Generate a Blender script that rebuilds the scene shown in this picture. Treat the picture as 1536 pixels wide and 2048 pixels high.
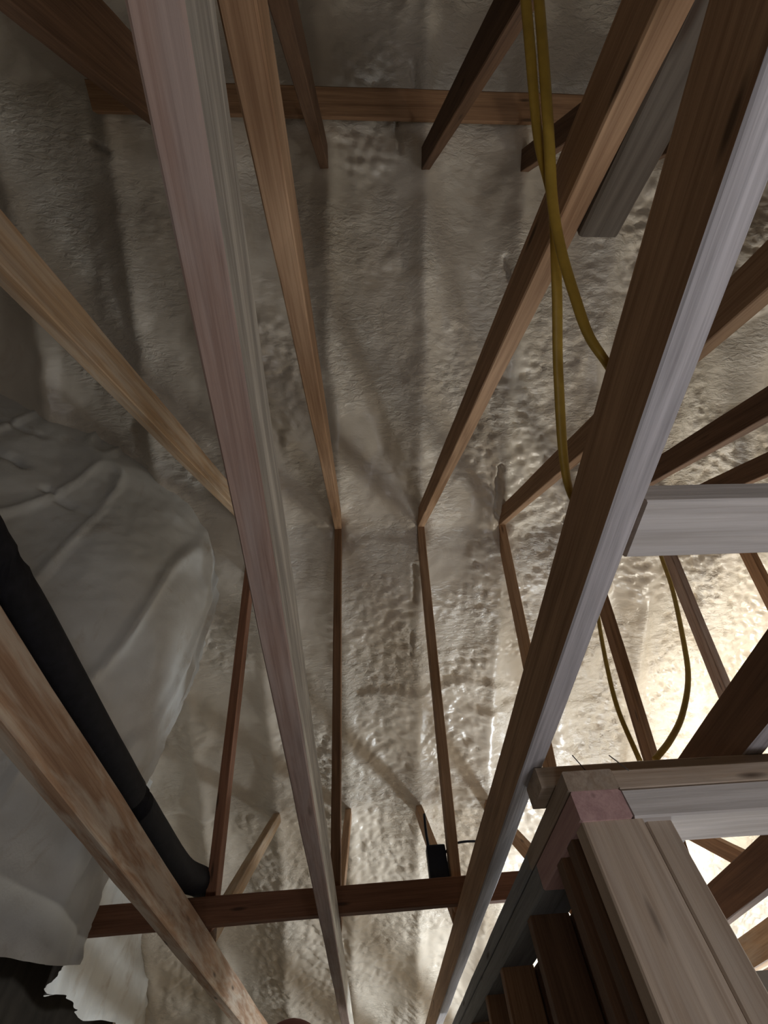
import bpy, bmesh, math, random
import numpy as np
from mathutils import Vector, Matrix

for o in list(bpy.data.objects):
    bpy.data.objects.remove(o, do_unlink=True)
scene = bpy.context.scene
COL = scene.collection
random.seed(7)

# ---------------------------------------------------------------- units
# layout numbers are in inch-like units measured from the eye point;
# the eye stands EYE units above the sub-floor.
U = 0.0254
EYE = 67.0
def W(x, y, z):
    return Vector((x * U, y * U, (z + EYE) * U))

# ---------------------------------------------------------------- camera
cd = bpy.data.cameras.new('camera'); cam = bpy.data.objects.new('camera', cd); COL.objects.link(cam)
RX = Vector((0.99822008, -0.0082525, -0.05906412))
DN = Vector((-0.02375868, 0.85336654, -0.52076969))
FW = Vector((0.05470099, 0.52124605, 0.85165155))
m = Matrix((RX, -DN, -FW)).transposed().to_4x4()
m.translation = W(0, 0, 0)
cam.matrix_world = m
cd.sensor_fit = 'HORIZONTAL'; cd.sensor_width = 36.0
cd.lens = 36.0 * 834.79 / 1536.0
cd.clip_start = 0.02; cd.clip_end = 60
scene.camera = cam

# ---------------------------------------------------------------- world, light, exposure
wd = bpy.data.worlds.new('world'); scene.world = wd; wd.use_nodes = True
wd.node_tree.nodes['Background'].inputs[0].default_value = (0.55, 0.6, 0.7, 1)
wd.node_tree.nodes['Background'].inputs[1].default_value = 0.05
vs = scene.view_settings
vs.view_transform = 'Standard'; vs.look = 'None'; vs.gamma = 1.0; vs.use_curve_mapping = False
vs.exposure = 0.9

def point(name, loc, power, color, radius):
    l = bpy.data.lights.new(name, 'POINT'); l.energy = power; l.color = color; l.shadow_soft_size = radius
    o = bpy.data.objects.new(name, l); COL.objects.link(o); o.location = W(*loc); return o
def area(name, loc, target, power, color, sx, sy):
    l = bpy.data.lights.new(name, 'AREA'); l.energy = power; l.color = color; l.shape = 'RECTANGLE'; l.size = sx; l.size_y = sy
    o = bpy.data.objects.new(name, l); COL.objects.link(o); o.location = W(*loc)
    d = W(*target) - W(*loc); o.rotation_euler = d.to_track_quat('-Z', 'Y').to_euler(); return o
point('work_light', (132, 108, 12), 120, (1.0, 0.955, 0.84), 0.3)
point('eave_light', (92, 200, -6), 150, (0.84, 0.93, 1.0), 0.2)
area('room_fill', (40, -6, -42), (14, 25, 60), 5.2, (0.95, 0.95, 1.0), 0.5, 0.5)  # unseen area light, added as soft fill from the room below
area('side_fill', (-10, -34, -50), (20, 25, 60), 2.6, (1.0, 0.96, 0.92), 0.6, 0.6)  # unseen weak fill, added in place of bounce on left-facing chord sides

# ---------------------------------------------------------------- node helpers
def new_mat(name):
    mt = bpy.data.materials.new(name); mt.use_nodes = True
    nt = mt.node_tree; b = nt.nodes['Principled BSDF']
    return mt, nt, b
def N(nt, t, **kw):
    n = nt.nodes.new(t)
    for k, v in kw.items(): setattr(n, k, v)
    return n
def ramp(nt, src, stops):
    r = N(nt, 'ShaderNodeValToRGB'); e = r.color_ramp.elements
    while len(e) < len(stops): e.new(0.5)
    for i, (p, c) in enumerate(stops):
        e[i].position = p; e[i].color = (*c, 1) if len(c) == 3 else c
    nt.links.new(src, r.inputs[0]); return r.outputs[0]
def noise(nt, vec, scale, detail=4, rough=0.55, dist=0.0):
    n = N(nt, 'ShaderNodeTexNoise'); n.inputs['Scale'].default_value = scale
    n.inputs['Detail'].default_value = detail; n.inputs['Roughness'].default_value = rough
    n.inputs['Distortion'].default_value = dist
    nt.links.new(vec, n.inputs['Vector']); return n.outputs['Fac']
def mapping(nt, vec, scale, loc=None):
    mp = N(nt, 'ShaderNodeMapping'); mp.inputs['Scale'].default_value = scale
    nt.links.new(vec, mp.inputs['Vector'])
    if loc is not None: nt.links.new(loc, mp.inputs['Location'])
    return mp.outputs[0]
def mix(nt, fac, a, b, mode='MIX'):
    n = N(nt, 'ShaderNodeMix', data_type='RGBA', blend_type=mode)
    if isinstance(fac, (int, float)): n.inputs[0].default_value = fac
    else: nt.links.new(fac, n.inputs[0])
    for s, v in ((n.inputs[6], a), (n.inputs[7], b)):
        if isinstance(v, tuple): s.default_value = (*v, 1)
        else: nt.links.new(v, s)
    return n.outputs[2]

def wood(name, dark, light, stain=(0.5, 0.5, 0.5), stain_amt=0.0, rough=0.72, knots=0.8):
    mt, nt, b = new_mat(name)
    tc = N(nt, 'ShaderNodeTexCoord'); oi = N(nt, 'ShaderNodeObjectInfo')
    sc = N(nt, 'ShaderNodeVectorMath', operation='SCALE'); sc.inputs[0].default_value = (37, 19, 53)
    nt.links.new(oi.outputs['Random'], sc.inputs['Scale'])
    ad = N(nt, 'ShaderNodeVectorMath', operation='ADD')
    nt.links.new(tc.outputs['Object'], ad.inputs[0]); nt.links.new(sc.outputs[0], ad.inputs[1])
    v = ad.outputs[0]
    g1 = noise(nt, mapping(nt, v, (1.1, 55, 55)), 3.0, 5, 0.6, 0.6)
    g2 = noise(nt, mapping(nt, v, (0.8, 14, 14)), 2.0, 3, 0.5, 1.0)
    c1 = ramp(nt, g1, [(0.3, dark), (0.62, light)])
    c2 = ramp(nt, g2, [(0.35, tuple(0.72 * x for x in dark)), (0.65, light)])
    c = mix(nt, 0.45, c1, c2)
    if stain_amt:
        s = noise(nt, mapping(nt, v, (2.2, 16, 16)), 1.6, 4, 0.6, 0.4)
        f = ramp(nt, s, [(0.42, (0, 0, 0)), (0.62, (stain_amt,) * 3)])
        c = mix(nt, f, c, stain)
    # knots
    vo = N(nt, 'ShaderNodeTexVoronoi'); vo.inputs['Scale'].default_value = 1.0
    nt.links.new(mapping(nt, v, (2.6, 13, 13)), vo.inputs['Vector'])
    kf = ramp(nt, vo.outputs['Distance'], [(0.05, (knots,) * 3), (0.13, (0, 0, 0))])
    c = mix(nt, kf, c, (0.05, 0.028, 0.016))
    # piece-to-piece shade
    hs = N(nt, 'ShaderNodeHueSaturation')
    mr = N(nt, 'ShaderNodeMapRange'); mr.inputs['To Min'].default_value = 0.85; mr.inputs['To Max'].default_value = 1.15
    nt.links.new(oi.outputs['Random'], mr.inputs['Value']); nt.links.new(mr.outputs[0], hs.inputs['Value'])
    nt.links.new(c, hs.inputs['Color'])
    nt.links.new(hs.outputs[0], b.inputs['Base Color'])
    b.inputs['Roughness'].default_value = rough
    b.inputs['Specular IOR Level'].default_value = 0.25
    bp = N(nt, 'ShaderNodeBump'); bp.inputs['Strength'].default_value = 0.35; bp.inputs['Distance'].default_value = 0.002
    nt.links.new(g1, bp.inputs['Height']); nt.links.new(bp.outputs[0], b.inputs['Normal'])
    return mt

M_BROWN = wood('brown_pine', (0.17, 0.085, 0.042), (0.34, 0.19, 0.10))
M_WARM = wood('warm_brown_pine', (0.25, 0.135, 0.072), (0.46, 0.29, 0.17))
M_DARK = wood('dark_pine', (0.10, 0.052, 0.03), (0.20, 0.11, 0.062))
M_RED = wood('reddish_pine', (0.16, 0.07, 0.04), (0.29, 0.14, 0.08))
M_TAN = wood('tan_pine', (0.30, 0.18, 0.10), (0.50, 0.34, 0.20), (0.55, 0.50, 0.42), 0.35)
M_PINK = wood('weathered_pinkish_pine', (0.27, 0.17, 0.135), (0.48, 0.34, 0.28), (0.52, 0.46, 0.43), 0.3)
M_PALE = wood('pale_pine', (0.40, 0.29, 0.21), (0.56, 0.45, 0.35), (0.55, 0.5, 0.45), 0.2)
M_WHITE = wood('whitish_spruce', (0.56, 0.51, 0.47), (0.72, 0.68, 0.66), (0.42, 0.40, 0.40), 0.2, 0.75, 0.85)
M_GREY = wood('grey_lit_board', (0.20, 0.20, 0.20), (0.33, 0.34, 0.35))  # bluish light along the side-wall plates, painted as grey boards
M_LAV = wood('pale_lit_pine', (0.28, 0.26, 0.265), (0.56, 0.525, 0.535), (0.5, 0.48, 0.5), 0.3, 0.7, 0.2)  # chord undersides: cool light from below painted in over weathered pine
M_STREAK = wood('lit_streaky_pine', (0.36, 0.32, 0.27), (0.84, 0.79, 0.69), (0.24, 0.22, 0.20), 0.5, 0.7, 0.5)  # streaky grain; the pale tone paints in light from the right
M_UMBER = wood('umber_grey_board', (0.10, 0.08, 0.06), (0.18, 0.15, 0.12))
M_TANW = wood('tan_pine_white_marks', (0.24, 0.13, 0.075), (0.42, 0.27, 0.17), (0.60, 0.55, 0.46), 0.5)
M_ROSE = wood('rose_end_grain', (0.45, 0.27, 0.26), (0.58, 0.38, 0.36))

def foam(name, base, shade, stain, stain_amt, bump=0.5, rough=0.42):
    mt, nt, b = new_mat(name)
    tc = N(nt, 'ShaderNodeTexCoord'); v = tc.outputs['Object']
    n1 = noise(nt, v, 1.6, 5, 0.6)
    c = ramp(nt, n1, [(0.32, shade), (0.66, base)])
    n2 = noise(nt, v, 3.1, 6, 0.65, 0.8)
    f = ramp(nt, n2, [(0.56, (0, 0, 0)), (0.70, (stain_amt,) * 3)])
    c = mix(nt, f, c, stain)
    nt.links.new(c, b.inputs['Base Color'])
    b.inputs['Roughness'].default_value = rough
    b.inputs['Specular IOR Level'].default_value = 0.55
    n3 = noise(nt, mapping(nt, v, (0.55, 1.15, 1.0)), 30.0, 5, 0.62, 0.5)
    n4 = noise(nt, v, 1.7, 3, 0.5)
    sm_ = ramp(nt, n4, [(0.42, (0.10,) * 3), (0.62, (1.0,) * 3)])
    mu = N(nt, 'ShaderNodeMath', operation='MULTIPLY'); nt.links.new(n3, mu.inputs[0]); nt.links.new(sm_, mu.inputs[1])
    bp = N(nt, 'ShaderNodeBump'); bp.inputs['Strength'].default_value = bump; bp.inputs['Distance'].default_value = 0.03
    nt.links.new(mu.outputs[0], bp.inputs['Height']); nt.links.new(bp.outputs[0], b.inputs['Normal'])
    return mt
M_FOAM = foam('spray_foam', (0.73, 0.655, 0.555), (0.61, 0.535, 0.44), (0.50, 0.40, 0.29), 0.4, 0.75, 0.27)
M_FOAM2 = foam('smooth_spray_foam', (0.74, 0.74, 0.71), (0.58, 0.56, 0.52), (0.36, 0.26, 0.16), 0.45, 0.15, 0.4)

def plain(name, col, rough=0.6, spec=0.3, var=0.15, scale=12.0):
    mt, nt, b = new_mat(name)
    tc = N(nt, 'ShaderNodeTexCoord')
    n = noise(nt, tc.outputs['Object'], scale, 3)
    c = ramp(nt, n, [(0.3, tuple(x * (1 - var) for x in col)), (0.7, tuple(min(1, x * (1 + var)) for x in col))])
    nt.links.new(c, b.inputs['Base Color'])
    b.inputs['Roughness'].default_value = rough; b.inputs['Specular IOR Level'].default_value = spec
    return mt
M_BLACK = plain('black_rubber_foam', (0.012, 0.012, 0.016), 0.75, 0.25, 0.3, 40)
M_VOID = plain('void_black', (0.03, 0.024, 0.018), 0.9, 0.1, 0.3, 6)
M_BOX = plain('black_plastic', (0.012, 0.016, 0.03), 0.5, 0.4)
M_YEL = plain('yellow_cable_jacket', (0.46, 0.30, 0.05), 0.45, 0.4, 0.12, 30)
M_SUB = plain('subfloor_panel', (0.30, 0.24, 0.17), 0.85, 0.2, 0.2, 5)
M_STEEL = plain('dull_steel', (0.10, 0.095, 0.09), 0.5, 0.5)
M_DRY = plain('grey_wall_board', (0.50, 0.50, 0.48), 0.85, 0.2, 0.08, 4)
M_SKIN = plain('skin', (0.30, 0.11, 0.085), 0.6, 0.3, 0.12, 60)
M_NAIL = plain('finger_nail', (0.55, 0.30, 0.25), 0.35, 0.4, 0.05, 30)
M_SLEEVE = plain('dark_sleeve_cloth', (0.04, 0.045, 0.06), 0.9, 0.1, 0.2, 60)

# ---------------------------------------------------------------- object helpers
def link(name, me, mat, parent=None):
    o = bpy.data.objects.new(name, me); COL.objects.link(o)
    if mat: me.materials.append(mat)
    if parent: o.parent = parent
    return o
def tag(o, label, cat, group=None):
    o['label'] = label; o['category'] = cat
    if group: o['group'] = group
    return o
def thing(name, loc, label, cat, group=None):
    o = bpy.data.objects.new(name, None); COL.objects.link(o); o.location = W(*loc)
    o.empty_display_size = 0.1
    return tag(o, label, cat, group)
def struct(o):
    o['kind'] = 'structure'; return o
def put(o, mw):
    """world matrix for an object, parented to an unrotated Empty or free"""
    if o.parent: o.matrix_basis = Matrix.Translation(-o.parent.location) @ mw
    else: o.matrix_basis = mw

def board(name, p0, p1, wide, thick, mat, parent=None, side=(1, 0, 0), wane=0.012, cut0=0.0, cut1=0.0, seed=None, under=None, right=None):
    """lumber from p0 to p1 (units). `side` = direction of the `wide` size; the other cross size is `thick`.
    cut0/cut1 shear the two ends along the thick direction (mitred ends)."""
    a, b = W(*p0), W(*p1)
    X = (b - a); L = X.length; X.normalize()
    Y = Vector(side); Y = (Y - X * Y.dot(X)).normalized(); Z = X.cross(Y)
    rnd = random.Random(seed if seed is not None else hash((round(p0[0], 2), round(p0[1], 2), round(p1[2], 2))) & 0xffff)
    w, t = wide * U / 2, thick * U / 2
    c = min(w, t) * 0.13
    prof = [(-w, -t + c), (-w + c, -t), (w - c, -t), (w, -t + c), (w, t - c), (w - c, t), (-w + c, t), (-w, t - c)]
    n = max(3, min(40, int(L / 0.07)))
    vs_, fs = [], []
    ph = [rnd.uniform(0, 6.28) for _ in range(8)]; fr = [rnd.uniform(3, 9) for _ in range(8)]
    bow = rnd.uniform(-1, 1) * min(0.0015 * L, 0.0025)
    for i in range(n + 1):
        u = i / n
        for k, (yy, zz) in enumerate(prof):
            j = 1 + wane * (math.sin(ph[k // 2] + u * L * fr[k // 2]) + 0.5 * rnd.uniform(-1, 1))
            sh = ((cut0 * (1 - u) ** 8) + (cut1 * u ** 8)) * U * (zz / t)
            vs_.append((u * L + sh, yy * j + bow * math.sin(u * math.pi), zz * j))
    for i in range(n):
        for k in range(8):
            k2 = (k + 1) % 8
            fs.append((i * 8 + k, (i + 1) * 8 + k, (i + 1) * 8 + k2, i * 8 + k2))
    fs.append(tuple(range(8))); fs.append(tuple(n * 8 + k for k in reversed(range(8))))
    me = bpy.data.meshes.new(name); me.from_pydata(vs_, [], fs); me.update()
    bm = bmesh.new(); bm.from_mesh(me); bmesh.ops.recalc_face_normals(bm, faces=bm.faces); bm.to_mesh(me); bm.free()
    o = link(name, me, mat, parent)
    for mt2, ks in ((under, (4, 5, 6)), (right, (2, 3))):      # faces given another tone: weathering with light painted in
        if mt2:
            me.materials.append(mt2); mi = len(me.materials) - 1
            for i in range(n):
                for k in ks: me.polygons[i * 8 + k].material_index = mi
    mw = Matrix((X, Y, Z)).transposed().to_4x4(); mw.translation = a
    put(o, mw)
    return o

def catmull(pts, n=10):
    P = [Vector(p) for p in pts]; P = [P[0] * 2 - P[1]] + P + [P[-1] * 2 - P[-2]]
    out = []
    for i in range(1, len(P) - 2):
        for k in range(n):
            t = k / n
            out.append(0.5 * ((2 * P[i]) + (P[i + 1] - P[i - 1]) * t + (2 * P[i - 1] - 5 * P[i] + 4 * P[i + 1] - P[i + 2]) * t * t
                              + (3 * P[i] - P[i - 1] - 3 * P[i + 1] + P[i + 2]) * t ** 3))
    out.append(P[-2]); return out
def tube(name, pts, ra, rb, mat, parent=None, n=10, seg=14, flat=Vector((0, 1, 0)), smooth=True, radii=None):
    path = catmull([W(*p) for p in pts], n)
    org = path[0].copy(); vs_, fs = [], []
    for i, p in enumerate(path):
        d = (path[min(i + 1, len(path) - 1)] - path[max(i - 1, 0)]).normalized()
        s = d.cross(flat)
        if s.length < 1e-4: s = d.orthogonal()
        s.normalize(); q = d.cross(s)
        k = radii(i / (len(path) - 1)) if radii else 1.0
        for j in range(seg):
            an = 2 * math.pi * j / seg
            vs_.append(p - org + s * math.cos(an) * ra * U * k + q * math.sin(an) * rb * U * k)
    for i in range(len(path) - 1):
        for j in range(seg):
            j2 = (j + 1) % seg
            fs.append((i * seg + j, i * seg + j2, (i + 1) * seg + j2, (i + 1) * seg + j))
    fs.append(tuple(reversed(range(seg)))); fs.append(tuple((len(path) - 1) * seg + j for j in range(seg)))
    me = bpy.data.meshes.new(name); me.from_pydata(vs_, [], fs); me.update()
    bm = bmesh.new(); bm.from_mesh(me); bmesh.ops.recalc_face_normals(bm, faces=bm.faces); bm.to_mesh(me); bm.free()
    if smooth: me.polygons.foreach_set('use_smooth', [True] * len(me.polygons))
    o = link(name, me, mat, parent); put(o, Matrix.Translation(org)); return o
def bevel_box(name, lo, hi, mat, parent=None, bev=0.15):
    c = [(a + b) / 2 for a, b in zip(lo, hi)]
    bm = bmesh.new(); bmesh.ops.create_cube(bm, size=1.0)
    for v in bm.verts:
        v.co = Vector(((hi[0] - lo[0]) * U * v.co.x, (hi[1] - lo[1]) * U * v.co.y, (hi[2] - lo[2]) * U * v.co.z))
    if bev: bmesh.ops.bevel(bm, geom=bm.edges[:], offset=bev * U, segments=2, affect='EDGES', profile=0.6)
    me = bpy.data.meshes.new(name); bm.to_mesh(me); bm.free()
    o = link(name, me, mat, parent); put(o, Matrix.Translation(W(*c))); return o

# ---------------------------------------------------------------- numpy noise
def vnoise(x, y, seed=0):
    xi = np.floor(x).astype(np.int64); yi = np.floor(y).astype(np.int64)
    xf = x - xi; yf = y - yi
    def h(a, b):
        n = (a * 374761393 + b * 668265263 + seed * 1442695041) & 0xffffffff
        n = ((n ^ (n >> 13)) * 1274126177) & 0xffffffff
        return ((n ^ (n >> 16)) & 0xffff) / 65535.0
    u = xf * xf * xf * (xf * (xf * 6 - 15) + 10); v = yf * yf * yf * (yf * (yf * 6 - 15) + 10)
    return (h(xi, yi) * (1 - u) + h(xi + 1, yi) * u) * (1 - v) + (h(xi, yi + 1) * (1 - u) + h(xi + 1, yi + 1) * u) * v
def fbm(x, y, seed=0, oct=4):
    s = 0; a = 0.5; t = 0
    for i in range(oct):
        s = s + a * vnoise(x * 2 ** i + 13.7 * i, y * 2 ** i - 7.1 * i, seed + i); t += a; a *= 0.5
    return s / t
def sstep(a, b, x):
    t = np.clip((x - a) / (b - a), 0, 1); return t * t * (3 - 2 * t)
def seg_dist(x, y, p, q):
    px, py = p; dx, dy = q[0] - px, q[1] - py
    t = np.clip(((x - px) * dx + (y - py) * dy) / (dx * dx + dy * dy), 0, 1)
    return np.hypot(x - px - t * dx, y - py - t * dy)
def grid_mesh(name, V, mat, flip=False):
    ny, nx = V.shape[:2]
    idx = np.arange(ny * nx).reshape(ny, nx)
    q = np.stack([idx[:-1, :-1], idx[:-1, 1:], idx[1:, 1:], idx[1:, :-1]], -1).reshape(-1, 4)
    if flip: q = q[:, ::-1]
    me = bpy.data.meshes.new(name)
    me.vertices.add(ny * nx); me.vertices.foreach_set('co', V.reshape(-1).astype(np.float32))
    me.loops.add(q.size); me.loops.foreach_set('vertex_index', np.ascontiguousarray(q.reshape(-1)).astype(np.int32))
    me.polygons.add(len(q)); me.polygons.foreach_set('loop_start', np.arange(0, q.size, 4, dtype=np.int32))
    me.polygons.foreach_set('use_smooth', np.ones(len(q), bool))
    me.update(calc_edges=True); me.validate()
    return link(name, me, mat)

# ---------------------------------------------------------------- layout constants
S = 24.0; X1 = -6.77; CH = 22.16; CHT = 5.04; CW = 2.05
def TX(i): return X1 + (i - 1) * S
ROOF_A, ROOF_B = 121.0, -0.3186
YRIDGE, YBREAK = -110.0, 160.0
def roof_z(y):
    z = ROOF_A + ROOF_B * y
    z = np.where(y > YBREAK, ROOF_A + ROOF_B * YBREAK - 0.40 * (y - YBREAK), z)
    return np.where(y < YRIDGE, ROOF_A + ROOF_B * YRIDGE - 0.32 * (YRIDGE - y), z)

# ---------------------------------------------------------------- ceiling: foam under the roof deck
xs = np.concatenate([np.arange(-210, -112, 3.0), np.arange(-112, 170, 0.62), np.arange(170, 300, 3.0)])
ys = np.concatenate([np.arange(-360, -62, 3.0), np.arange(-62, 292, 0.62), np.arange(292, 305, 3.0)])
GX, GY = np.meshgrid(xs, ys)
Z = roof_z(GY)
ph = ((GX - X1 + S / 2) % S) - S / 2                      # distance from the nearest top chord
jit = (fbm(GX * 0.05, GY * 0.05, 3) - 0.5) * 2.5
ridge = np.exp(-((ph + jit) / 2.3) ** 2)
Z = Z + 1.3 - 1.3 * ridge                                       # foam wraps the chord: hangs lower
Z = Z + 1.6 * np.cos(ph / S * 2 * math.pi + math.pi) * 0.5
Z = Z - 3.2 * (fbm(GX * 0.035, GY * 0.028, 11, 3) - 0.5)
Z = Z - 1.6 * (fbm(GX * 0.11, GY * 0.09, 12, 3) - 0.5)
mask = sstep(0.42, 0.62, fbm(GX * 0.045 + 3, GY * 0.04 + 5, 21, 4) + np.clip(0.0030 * (GX - 15), -0.2, 0.12) + np.clip(0.0016 * (GY - 70), -0.2, 0.1) + 0.02)
mask = mask * (1 - 0.75 * ridge)
mask = np.maximum(mask, 0.9 * sstep(YBREAK, YBREAK + 6, GY) * sstep(-48, -36, GX) * sstep(0.34, 0.5, fbm(GX * 0.06, GY * 0.06, 25)))
def worley(x, y, seed):
    xi = np.floor(x).astype(np.int64); yi = np.floor(y).astype(np.int64); best = np.full(x.shape, 9.0)
    for ax in (-1, 0, 1):
        for ay in (-1, 0, 1):
            cx, cy = xi + ax, yi + ay
            n = (cx * 374761393 + cy * 668265263 + seed * 974634777) & 0xffffffff
            n = ((n ^ (n >> 13)) * 1274126177) & 0xffffffff; n = n ^ (n >> 16)
            dx_ = cx + (n & 0xff) / 255.0 - x; dy_ = cy + ((n >> 8) & 0xff) / 255.0 - y
            best = np.minimum(best, dx_ * dx_ + dy_ * dy_)
    return np.sqrt(best)
wx = GX + 3.0 * (fbm(GX * 0.25, GY * 0.25, 41, 3) - 0.5); wy = GY + 3.0 * (fbm(GX * 0.25, GY * 0.25, 44, 3) - 0.5)
peb = 1 - np.clip(worley(wx / 3.3, wy / 1.8, 5) / 0.9, 0, 1) ** 2
peb2 = fbm(GX * 0.7, GY * 0.9, 35, 3) - 0.5
amp = (0.5 + fbm(GX * 0.09, GY * 0.09, 47, 3)) * (1 + 0.7 * sstep(50, 90, GX))
Z = Z - mask * amp * (0.95 * peb + 1.05 * peb2) - 0.14 * peb2
Z = Z - 0.9 * sstep(YBREAK - 5, YBREAK, GY) * (1 - sstep(YBREAK, YBREAK + 2.5, GY))   # foam lip at the break
Z = Z - 7.0 * np.exp(-((GX + 38) / 13.0) ** 2 - ((GY - 74) / 13.0) ** 2)          # thick lobe that buries one web end
for y0_, x0_, x1_, h_ in ((118, -4, 48, 1.3), (71, -6, 18, 0.8), (126, 30, 80, 1.0), (140, -30, 10, 0.7)):   # lap seams between spray passes
    yl = y0_ + 7 * (fbm(GX * 0.08, GX * 0 + y0_, 90, 3) - 0.5)
    Z = Z - h_ * np.where(GY > yl, np.exp(-(GY - yl) / 6.0), np.exp((GY - yl) / 0.7)) * sstep(x0_ - 4, x0_ + 4, GX) * (1 - sstep(x1_ - 4, x1_ + 4, GX))
for i_ in range(0, 7):                                    # pockets where the webs enter the foam
    Z = Z + 3.0 * np.exp(-((GX - TX(i_)) / 2.2) ** 2 - ((GY - 66.5) / 4.0) ** 2) * (1 if i_ else 0)
for p, q, w_, d_ in (((39.5, 50), (39.0, 64), 0.5, 3.0), ((15.3, 77), (15.6, 88), 0.55, 2.0), ((14.2, -38), (15.5, -30), 0.5, 2.5),
                     ((10, -30), (11.5, -22), 0.5, 1.5), ((38, 0), (39, 4), 0.6, 2.0), ((-60, -22), (-56, -20), 0.6, 1.5),
                     ((105, 88), (106, 92), 0.9, 2.5), ((15, 98), (14.6, 106), 0.5, 1.2)):
    dd = seg_dist(GX + (fbm(GX * .5, GY * .5, 50) - .5) * 1.2, GY, p, q)
    Z = Z + d_ * np.exp(-(dd / w_) ** 2)
Vv = np.stack([GX * U, GY * U, (Z + EYE) * U], -1)
ceil_o = struct(grid_mesh('ceiling', Vv, M_FOAM))
ceil_o['label'] = 'cream spray foam covering the underside of the sloping roof'
del Vv, Z, mask, peb, peb2, ridge

# ---------------------------------------------------------------- foam wall on the left
plan = [(-150, -360), (-170, -120), (-176, -25), (-125, 9), (-92, 29), (-68, 44), (-50, 55), (-43, 64), (-41, 76), (-44, 88),
        (-52, 103), (-61, 118), (-72, 150), (-80, 200), (-84, 250), (-86, 300)]
pp = np.array([tuple(v) for v in catmull([(a, b, 0) for a, b in plan], 40)])[:, :2]
dl = np.concatenate([[0], np.cumsum(np.hypot(*np.diff(pp, axis=0).T))])
sv = np.arange(0, dl[-1], 0.8)
px_, py_ = np.interp(sv, dl, pp[:, 0]), np.interp(sv, dl, pp[:, 1])
tx, ty = np.gradient(px_), np.gradient(py_); ln = np.hypot(tx, ty); nx_, ny_ = ty / ln, -tx / ln   # points into the attic
hv = np.linspace(0, 1, 110)
SV, HV = np.meshgrid(sv, hv)
bot = np.interp(py_, [50, 60, 68, 100, 150, 220, 300], [12, 15, 17, 22, 28, 33, 35]) + 0.8 * np.sin(sv * 0.12)
top = roof_z(py_) + 3
ZZ = bot[None, :] + (top - bot)[None, :] * HV
off = 5.0 * (fbm(SV * 0.03, ZZ * 0.03, 70, 3) - 0.5) + 1.3 * (fbm(SV * 0.085, ZZ * 0.05, 71, 3) - 0.5)
rg = fbm(SV * 0.07, ZZ * 0.018, 75, 2)
off = off + 1.3 * np.exp(-((rg - 0.5) / 0.035) ** 2)                       # sagging vertical runs
off = off + 0.5 * (fbm(SV * 0.5, ZZ * 0.5, 77, 2) - 0.5)
for (y0, z0), (y1, z1), w_, d_ in (((33, 92), (40, 88), 0.6, 2.2), ((44, 84), (47, 82), 0.5, 1.5), ((31, 103), (38, 100), 0.6, 1.2),
                                   ((100, 66), (104, 58), 0.9, 1.4), ((106, 62), (108, 55), 0.7, 1.2)):
    off = off - d_ * np.exp(-(seg_dist(py_[None, :] + 0 * ZZ, ZZ + (fbm(SV * .4, ZZ * .4, 78) - .5) * 2, (y0, z0), (y1, z1)) / w_) ** 2)
PX = px_[None, :] + nx_[None, :] * off; PY = py_[None, :] + ny_[None, :] * off
wl = struct(grid_mesh('wall_left', np.stack([PX * U, PY * U, (ZZ + EYE) * U], -1), M_FOAM2))
wl['label'] = 'smooth grey spray foam wall bulging out on the left'
# added black sheet: shade of the void below the left foam, painted in
me_pts = np.stack([np.stack([(px_ - nx_ * 12.0) * U, (py_ - ny_ * 12.0) * U, np.full_like(px_, z) * U], -1) for z in (0.0, EYE + 42)], 0)
wb = struct(grid_mesh('void_sheet_1', me_pts[:, ::4], M_VOID)); wb['label'] = 'added black sheet standing for the dark void below the left foam'

# ---------------------------------------------------------------- outer shell below the roof
def sheet(name, lo, hi, mat, label):
    o = bevel_box(name, lo, hi, mat, None, 0); struct(o); o['label'] = label; return o
sheet('floor', (-215, -365, -EYE - 1), (305, 310, -EYE), M_SUB, 'bare subfloor under the attic')
sheet('wall_far', (60, 100, -EYE), (140, 101.5, 15.6), M_DRY, 'grey half-height partition panel at lower right')
sheet('wall_right', (300, -365, -EYE), (303, 310, 160), M_FOAM2, 'foamed end wall far to the right')
sheet('wall_front', (-215, 303, -EYE), (303, 306, 20), M_DRY, 'low outer wall at the eave')
sheet('wall_back', (-215, -363, -EYE), (303, -360, 90), M_DRY, 'low outer wall behind the viewer')

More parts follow.
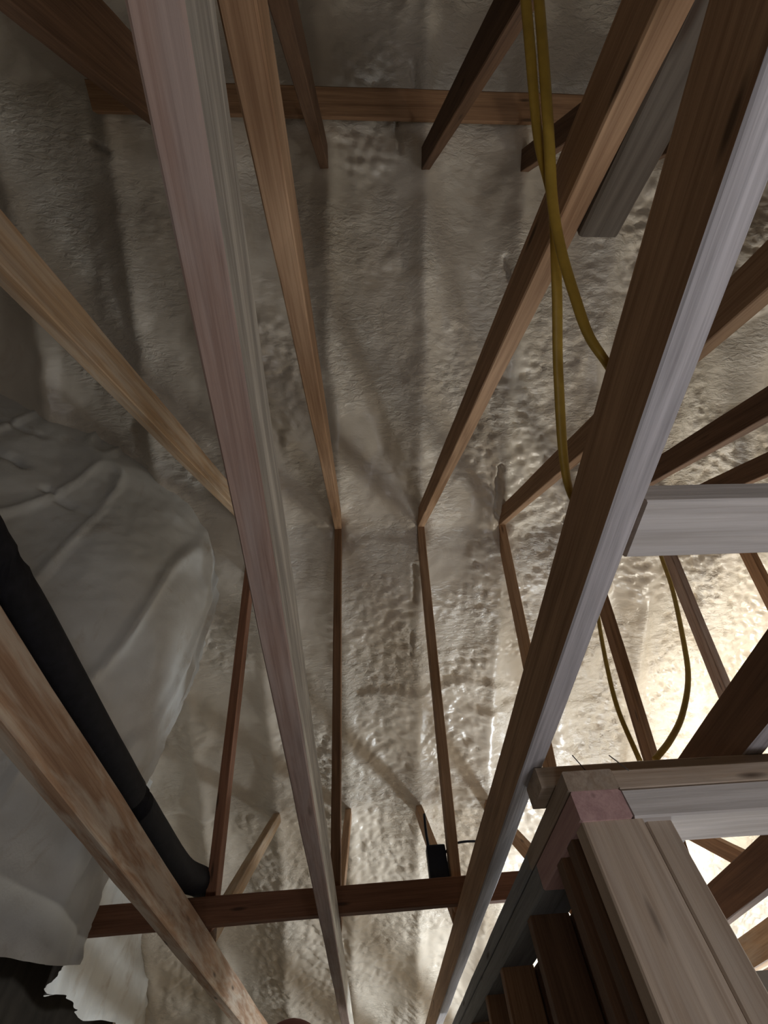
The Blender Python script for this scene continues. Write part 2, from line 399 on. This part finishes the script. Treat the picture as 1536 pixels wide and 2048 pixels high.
# ---------------------------------------------------------------- roof trusses
NB = (-21.0, CH + CHT)      # web feet on the bottom chord, behind and ahead of the viewer
NF = (108.5, CH + CHT)
def truss(i, label, chord_mat, web_mats, chord_end=262, under=None, right=None, dx=(0, 0, 0, 0), bw=4.6):
    x = TX(i)
    t = thing('roof_truss', (x, 40, CH), label, 'truss', 'roof trusses')
    board('bottom_chord', (x, -150, CH + CHT / 2), (x, chord_end, CH + CHT / 2), CW, CHT, chord_mat, t, wane=0.02, seed=100 + i, under=under, right=right)
    # top chord, its lower edge buried in foam
    board('top_chord', (x, -110, float(roof_z(np.array(-110.))) + 4.2), (x, 160, float(roof_z(np.array(160.))) + 4.2), CW, 5.0, M_TAN, t, seed=120 + i)
    a, b, c, d = web_mats
    def web(y0, z0, y1, z1, mat, k, w=4.6):
        e = board('web', (x + dx[k - 1], y0, z0), (x, y1, z1), 2.0, w, mat, t, wane=0.018, seed=200 + i * 10 + k)
        return e
    web(NB[0] + 2.0, NB[1] + 1.2, 71.0, 107.0, a, 1)          # long diagonal up to the middle node
    web(NB[0] - 3.4, NB[1] + 0.5, -19.8, 131.0, b, 2, bw)         # near-vertical post behind the viewer
    web(66.0, 105.0, NF[0] + 1.0, NF[1] + 1.2, c, 3, 3.6)           # middle node down to the forward foot
    web(NF[0] + 3.0, NF[1] + 1.2, 166.0, 71.5, d, 4, 3.8)           # forward foot up to the outer node
    return t
WM = M_WARM
B, D, R, T, PK = M_BROWN, M_DARK, M_RED, M_TAN, M_PINK
truss(0, 'roof truss at far left, stained chord beside the black pipe', M_TANW, (M_TAN, D, R, M_TAN), bw=8.5)
truss(1, 'roof truss with wide pinkish weathered chord running down left of centre', M_PINK, (WM, D, B, WM), right=M_STREAK, dx=(1.1, 0, 0, 0))
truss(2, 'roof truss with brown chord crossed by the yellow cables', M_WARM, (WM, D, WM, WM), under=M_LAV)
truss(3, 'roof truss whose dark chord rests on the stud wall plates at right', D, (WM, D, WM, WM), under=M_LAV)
truss(4, 'roof truss behind the white blocking board, second beyond the brown chord', D, (D, D, B, B))
truss(5, 'roof truss far right, third beyond the brown chord', M_TAN, (D, D, M_PINK, B))
truss(6, 'roof truss furthest right, mostly outside the picture', D, (D, D, B, B))

# scab board nailed to the long web of the cable truss
tag(board('scab_board', (20.0, -2.6, 41.4), (20.0, -20.5, 28.6), 3.2, 3.6, M_UMBER, None, seed=7),
    'grey brown scab board nailed along the upper right web', 'board')

# ---------------------------------------------------------------- lateral braces
tag(board('lateral_brace', (-66, 105.2, 29.3), (50, 102.3, 29.3), 2.0, 4.0, M_RED, None, side=(0, 1, 0), seed=31),
    'reddish horizontal brace lying across the truss chords at the bottom', 'brace', 'lateral braces')
tag(board('lateral_brace', (-56, -29.0, 127.2), (80, -29.0, 127.2), 5.0, 2.4, M_BROWN, None, side=(0, 1, 0), seed=32),
    'brown horizontal brace across the webs near the top', 'brace', 'lateral braces')

# ---------------------------------------------------------------- white blocking board
tag(board('blocking_board', (18.32, 15.6, CH + 1.25), (64, 15.6, CH + 1.25), 4.6, 2.2, M_WHITE, None, side=(0, 1, 0), cut0=-0.2, seed=41),
    'white flat blocking board butted against the brown chord at right', 'board')

# ---------------------------------------------------------------- stud walls
sw = thing('stud_wall', (30, 45, -EYE), 'bare stud wall with pale corner post at lower right', 'stud wall', 'stud walls')
ZB, Z1, Z2 = 16.0, 18.35, 20.1
YF, YK = 42.0, 47.7
def plate(p0, p1, wide, thick, mat, parent, side, seed, name='top_plate'):
    return board(name, p0, p1, wide, thick, mat, parent, side=side, seed=seed, wane=0.01)
plate((23.5, 44.85, (ZB + Z1) / 2), (150, 44.85, (ZB + Z1) / 2), 5.7, Z1 - ZB, M_WHITE, sw, (0, 1, 0), 51)
plate((23.5, 44.95, (Z1 + Z2) / 2), (150, 44.95, (Z1 + Z2) / 2), 5.7, Z2 - Z1 - 0.04, M_PALE, sw, (0, 1, 0), 52)
plate((17.3, 47.2, (Z2 + CH) / 2), (150, 46.6, (Z2 + CH) / 2), 4.6, CH - Z2 - 0.06, M_PALE, sw, (0, 1, 0), 53)
def stud(x0, x1, y0, y1, mat, parent, seed):
    return board('stud', ((x0 + x1) / 2, (y0 + y1) / 2, -EYE + 2), ((x0 + x1) / 2, (y0 + y1) / 2, ZB), x1 - x0, y1 - y0, mat, parent, side=(1, 0, 0), seed=seed, wane=0.008)
stud(18.7, 24.3, 42.2, 44.4, M_PALE, sw, 54)
stud(24.75, 27.2, 42.9, 47.6, M_PALE, sw, 55)
stud(52, 54.2, 42.2, 47.6, M_PALE, sw, 56)
stud(76, 78.2, 42.2, 47.6, M_PALE, sw, 57)
plate((18.7, 44.85, -EYE + 1), (150, 44.85, -EYE + 1), 5.7, 1.96, M_PALE, sw, (0, 1, 0), 58, 'bottom_plate')

sw2 = thing('stud_wall', (21, 90, -EYE), 'dark stud wall running away from the corner post, row of studs', 'stud wall', 'stud walls')
plate((21.0, YF, (ZB + Z1) / 2), (21.0, 58, (ZB + Z1) / 2), 4.75, Z1 - ZB, M_ROSE, sw2, (1, 0, 0), 61)
plate((20.95, YF - 0.1, (Z1 + Z2) / 2), (20.95, 60, (Z1 + Z2) / 2), 4.85, Z2 - Z1 - 0.04, M_PALE, sw2, (1, 0, 0), 62)
plate((21.0, 58.05, (ZB + Z1) / 2), (21.0, 160, (ZB + Z1) / 2), 4.75, Z1 - ZB, M_GREY, sw2, (1, 0, 0), 63)
plate((20.95, 60.05, (Z1 + Z2) / 2), (20.95, 160, (Z1 + Z2) / 2), 4.85, Z2 - Z1 - 0.04, M_GREY, sw2, (1, 0, 0), 64)
for k, (yy, mt) in enumerate(((45.6, D), (49.6, D), (65.6, D), (87, M_BROWN), (103, M_BROWN), (124, M_BROWN), (145, M_BROWN))):
    stud(18.65, 23.3, yy, yy + 2.1, mt, sw2, 70 + k)
o_ = bevel_box('light_blocker', (23.5, 52.5, -EYE + 2.1), (24.1, 160, ZB - 0.1), M_DARK, sw2, 0.05)  # added panel: blocks low light and darkens the gaps between studs
plate((21.0, 48.2, -EYE + 1), (21.0, 160, -EYE + 1), 4.75, 1.96, M_PALE, sw2, (1, 0, 0), 65, 'bottom_plate')

# ---------------------------------------------------------------- black insulated pipe
pipe = tag(tube('insulated_pipe', [(-34.2, -60, 32.0), (-34.2, -10, 32.0), (-34.0, 26, 32.2), (-34, 54, 31.8), (-34, 76, 31.8), (-34.2, 95, 32.6), (-33.4, 106, 34.4), (-32.9, 111, 34.2)],
                2.35, 2.35, M_BLACK, None, 12, 20), 'thick black insulated pipe curving along the far left chord', 'pipe')

# ---------------------------------------------------------------- yellow cables
CG = 'yellow electrical cables'
tag(tube('electrical_cable', [(13.2, -30, 57), (13.4, -15.5, 45.6), (14.2, -8, 41.5), (15.05, -3.6, 38.4), (15.4, 2.0, 35.4), (15.9, 8, 33.0), (16.9, 15.5, 29.6), (19.5, 20, 28.4), (22, 26, 28.8)],
         0.42, 0.28, M_YEL, None), 'yellow cable hanging straight in front of the upper right web', 'cable', CG)
tag(tube('electrical_cable', [(14.4, -30, 57), (14.5, -15.5, 45.8), (14.5, -8, 40.2), (14.5, -3.6, 37.1), (15.0, -0.4, 34.9), (15.6, 2.5, 32.3), (16.2, 4.6, 30.4), (17.4, 6.4, 28.9), (19.5, 9, 28.5)],
         0.42, 0.28, M_YEL, None), 'yellow cable bending right toward the brown chord', 'cable', CG)
tag(tube('electrical_cable', [(74, 60, 82), (70.5, 60, 74.4), (65.8, 60, 63.4), (58.3, 60, 49.0), (54.0, 60, 41.9), (48.8, 60, 35.9), (44.4, 60, 32.2), (40.4, 60, 29.6)],
         0.42, 0.42, M_YEL, None), 'yellow cable hanging in a wide loop under the white board', 'cable', CG)
tag(tube('electrical_cable', [(49, 60, 64), (44.7, 60, 53.3), (41.5, 60, 44.5), (39.3, 60, 37.2), (38.2, 60, 29.6)],
         0.36, 0.36, M_YEL, None), 'thin yellow cable dropping behind the lower brown chord', 'cable', CG)

# ---------------------------------------------------------------- black box on the web
jb = thing('junction_box', (13.6, 107, 30), 'small black box with stub rod beside the lower web', 'box')
bevel_box('housing', (12.0, 105.6, 31.4), (16.0, 108.2, 37.9), M_BOX, jb, 0.35)
tube('rod', [(12.7, 107.2, 37.0), (12.5, 107.2, 40.5), (12.6, 107.2, 44.2)], 0.3, 0.3, M_BOX, jb, 4, 8)
tube('lead', [(15.8, 107.0, 36.6), (17.4, 105.4, 37.4), (20.5, 104.6, 37.6), (26, 104.6, 37.2)], 0.22, 0.22, M_BOX, jb, 6, 8)

# ---------------------------------------------------------------- loose nails on the plates
for k, (p, q) in enumerate((((24.0, 42.05, 21.4), (24.9, 41.6, 19.7)), ((21.0, 43.4, 22.3), (21.6, 43.2, 20.6)))):
    tag(tube('nail', [p, tuple((a + b) / 2 for a, b in zip(p, q)), q], 0.055, 0.055, M_STEEL, None, 3, 8),
        ('long dark nail sticking out of the pale wall plate', 'short nail at the top corner of the pale post')[k], 'nail', 'nails in the plates')

# ---------------------------------------------------------------- hand whose fingertip reaches into the bottom of the view
def capsule_chain(bm, pts, rad):
    for (p, q), (r0, r1) in zip(zip(pts, pts[1:]), zip(rad, rad[1:])):
        p, q = W(*p), W(*q); d = (q - p); L = d.length; d.normalize()
        mw = d.to_track_quat('Z', 'Y').to_matrix().to_4x4(); mw.translation = (p + q) / 2
        bmesh.ops.create_cone(bm, cap_ends=True, segments=16, radius1=r0 * U, radius2=r1 * U, depth=L, matrix=mw)
    for p, r in zip(pts, rad):
        bmesh.ops.create_uvsphere(bm, u_segments=16, v_segments=10, radius=r * U, matrix=Matrix.Translation(W(*p)))
bm = bmesh.new()
capsule_chain(bm, [(0.6, 8.0, -2.2), (-0.2, 8.2, -1.0), (-0.85, 8.15, -0.15), (-1.0, 8.1, 0.70)], [0.62, 0.58, 0.56, 0.52])      # thumb
for k, (bx_, len_) in enumerate(((0.9, 1.0), (1.7, 1.12), (2.5, 1.05), (3.25, 0.85))):                                         # four curled fingers
    capsule_chain(bm, [(bx_, 8.6 - k * 0.12, -2.4 - k * 0.15), (bx_ + 0.05, 8.6 + 0.9 * len_, -1.6 - k * 0.18), (bx_ + 0.1, 8.3 + 1.0 * len_, -0.75 - k * 0.2), (bx_ + 0.05, 7.7 + 0.9 * len_, -0.55 - k * 0.2)],
                  [0.46, 0.42, 0.38, 0.33])
for k in range(4):                                                                                                            # palm
    capsule_chain(bm, [(0.9 + 0.78 * k, 8.5 - 0.12 * k, -2.4 - 0.15 * k), (1.5 + 0.42 * k, 6.6, -4.6)], [0.52, 0.60])
capsule_chain(bm, [(0.6, 8.0, -2.2), (1.5, 6.7, -4.4)], [0.66, 0.75])
capsule_chain(bm, [(2.1, 6.6, -4.6), (2.6, 5.2, -6.6), (3.2, 3.0, -10.0)], [0.95, 0.98, 1.25])                                 # wrist
org = W(2.6, 5.2, -6.6)
bmesh.ops.translate(bm, vec=-org, verts=bm.verts[:])
me = bpy.data.meshes.new('hand'); bm.to_mesh(me); bm.free()
hand = link('hand', me, M_SKIN); hand.location = org
rm = hand.modifiers.new('remesh', 'REMESH'); rm.mode = 'VOXEL'; rm.voxel_size = 0.0016; rm.use_smooth_shade = True
sm = hand.modifiers.new('smooth', 'SMOOTH'); sm.iterations = 6; sm.factor = 0.5
tag(hand, 'dark reddish fingertip of a hand poking into the bottom edge', 'hand')
bm = bmesh.new(); bmesh.ops.create_uvsphere(bm, u_segments=14, v_segments=8, radius=1.0)
for v in bm.verts: v.co = Vector((v.co.x * 0.30 * U, v.co.y * 0.07 * U, v.co.z * 0.40 * U))
me = bpy.data.meshes.new('nail_plate'); bm.to_mesh(me); bm.free()
for p_ in me.polygons: p_.use_smooth = True
nl = link('fingernail', me, M_NAIL, hand); nl.location = W(-0.98, 8.6, 0.68) - org
tube('sleeve', [(2.9, 4.1, -8.3), (3.3, 2.4, -11.0), (4.0, -0.5, -15.5), (5.0, -4, -21)], 1.5, 1.5, M_SLEEVE, hand, 6, 18, radii=lambda u: 1.0 + 0.35 * u)
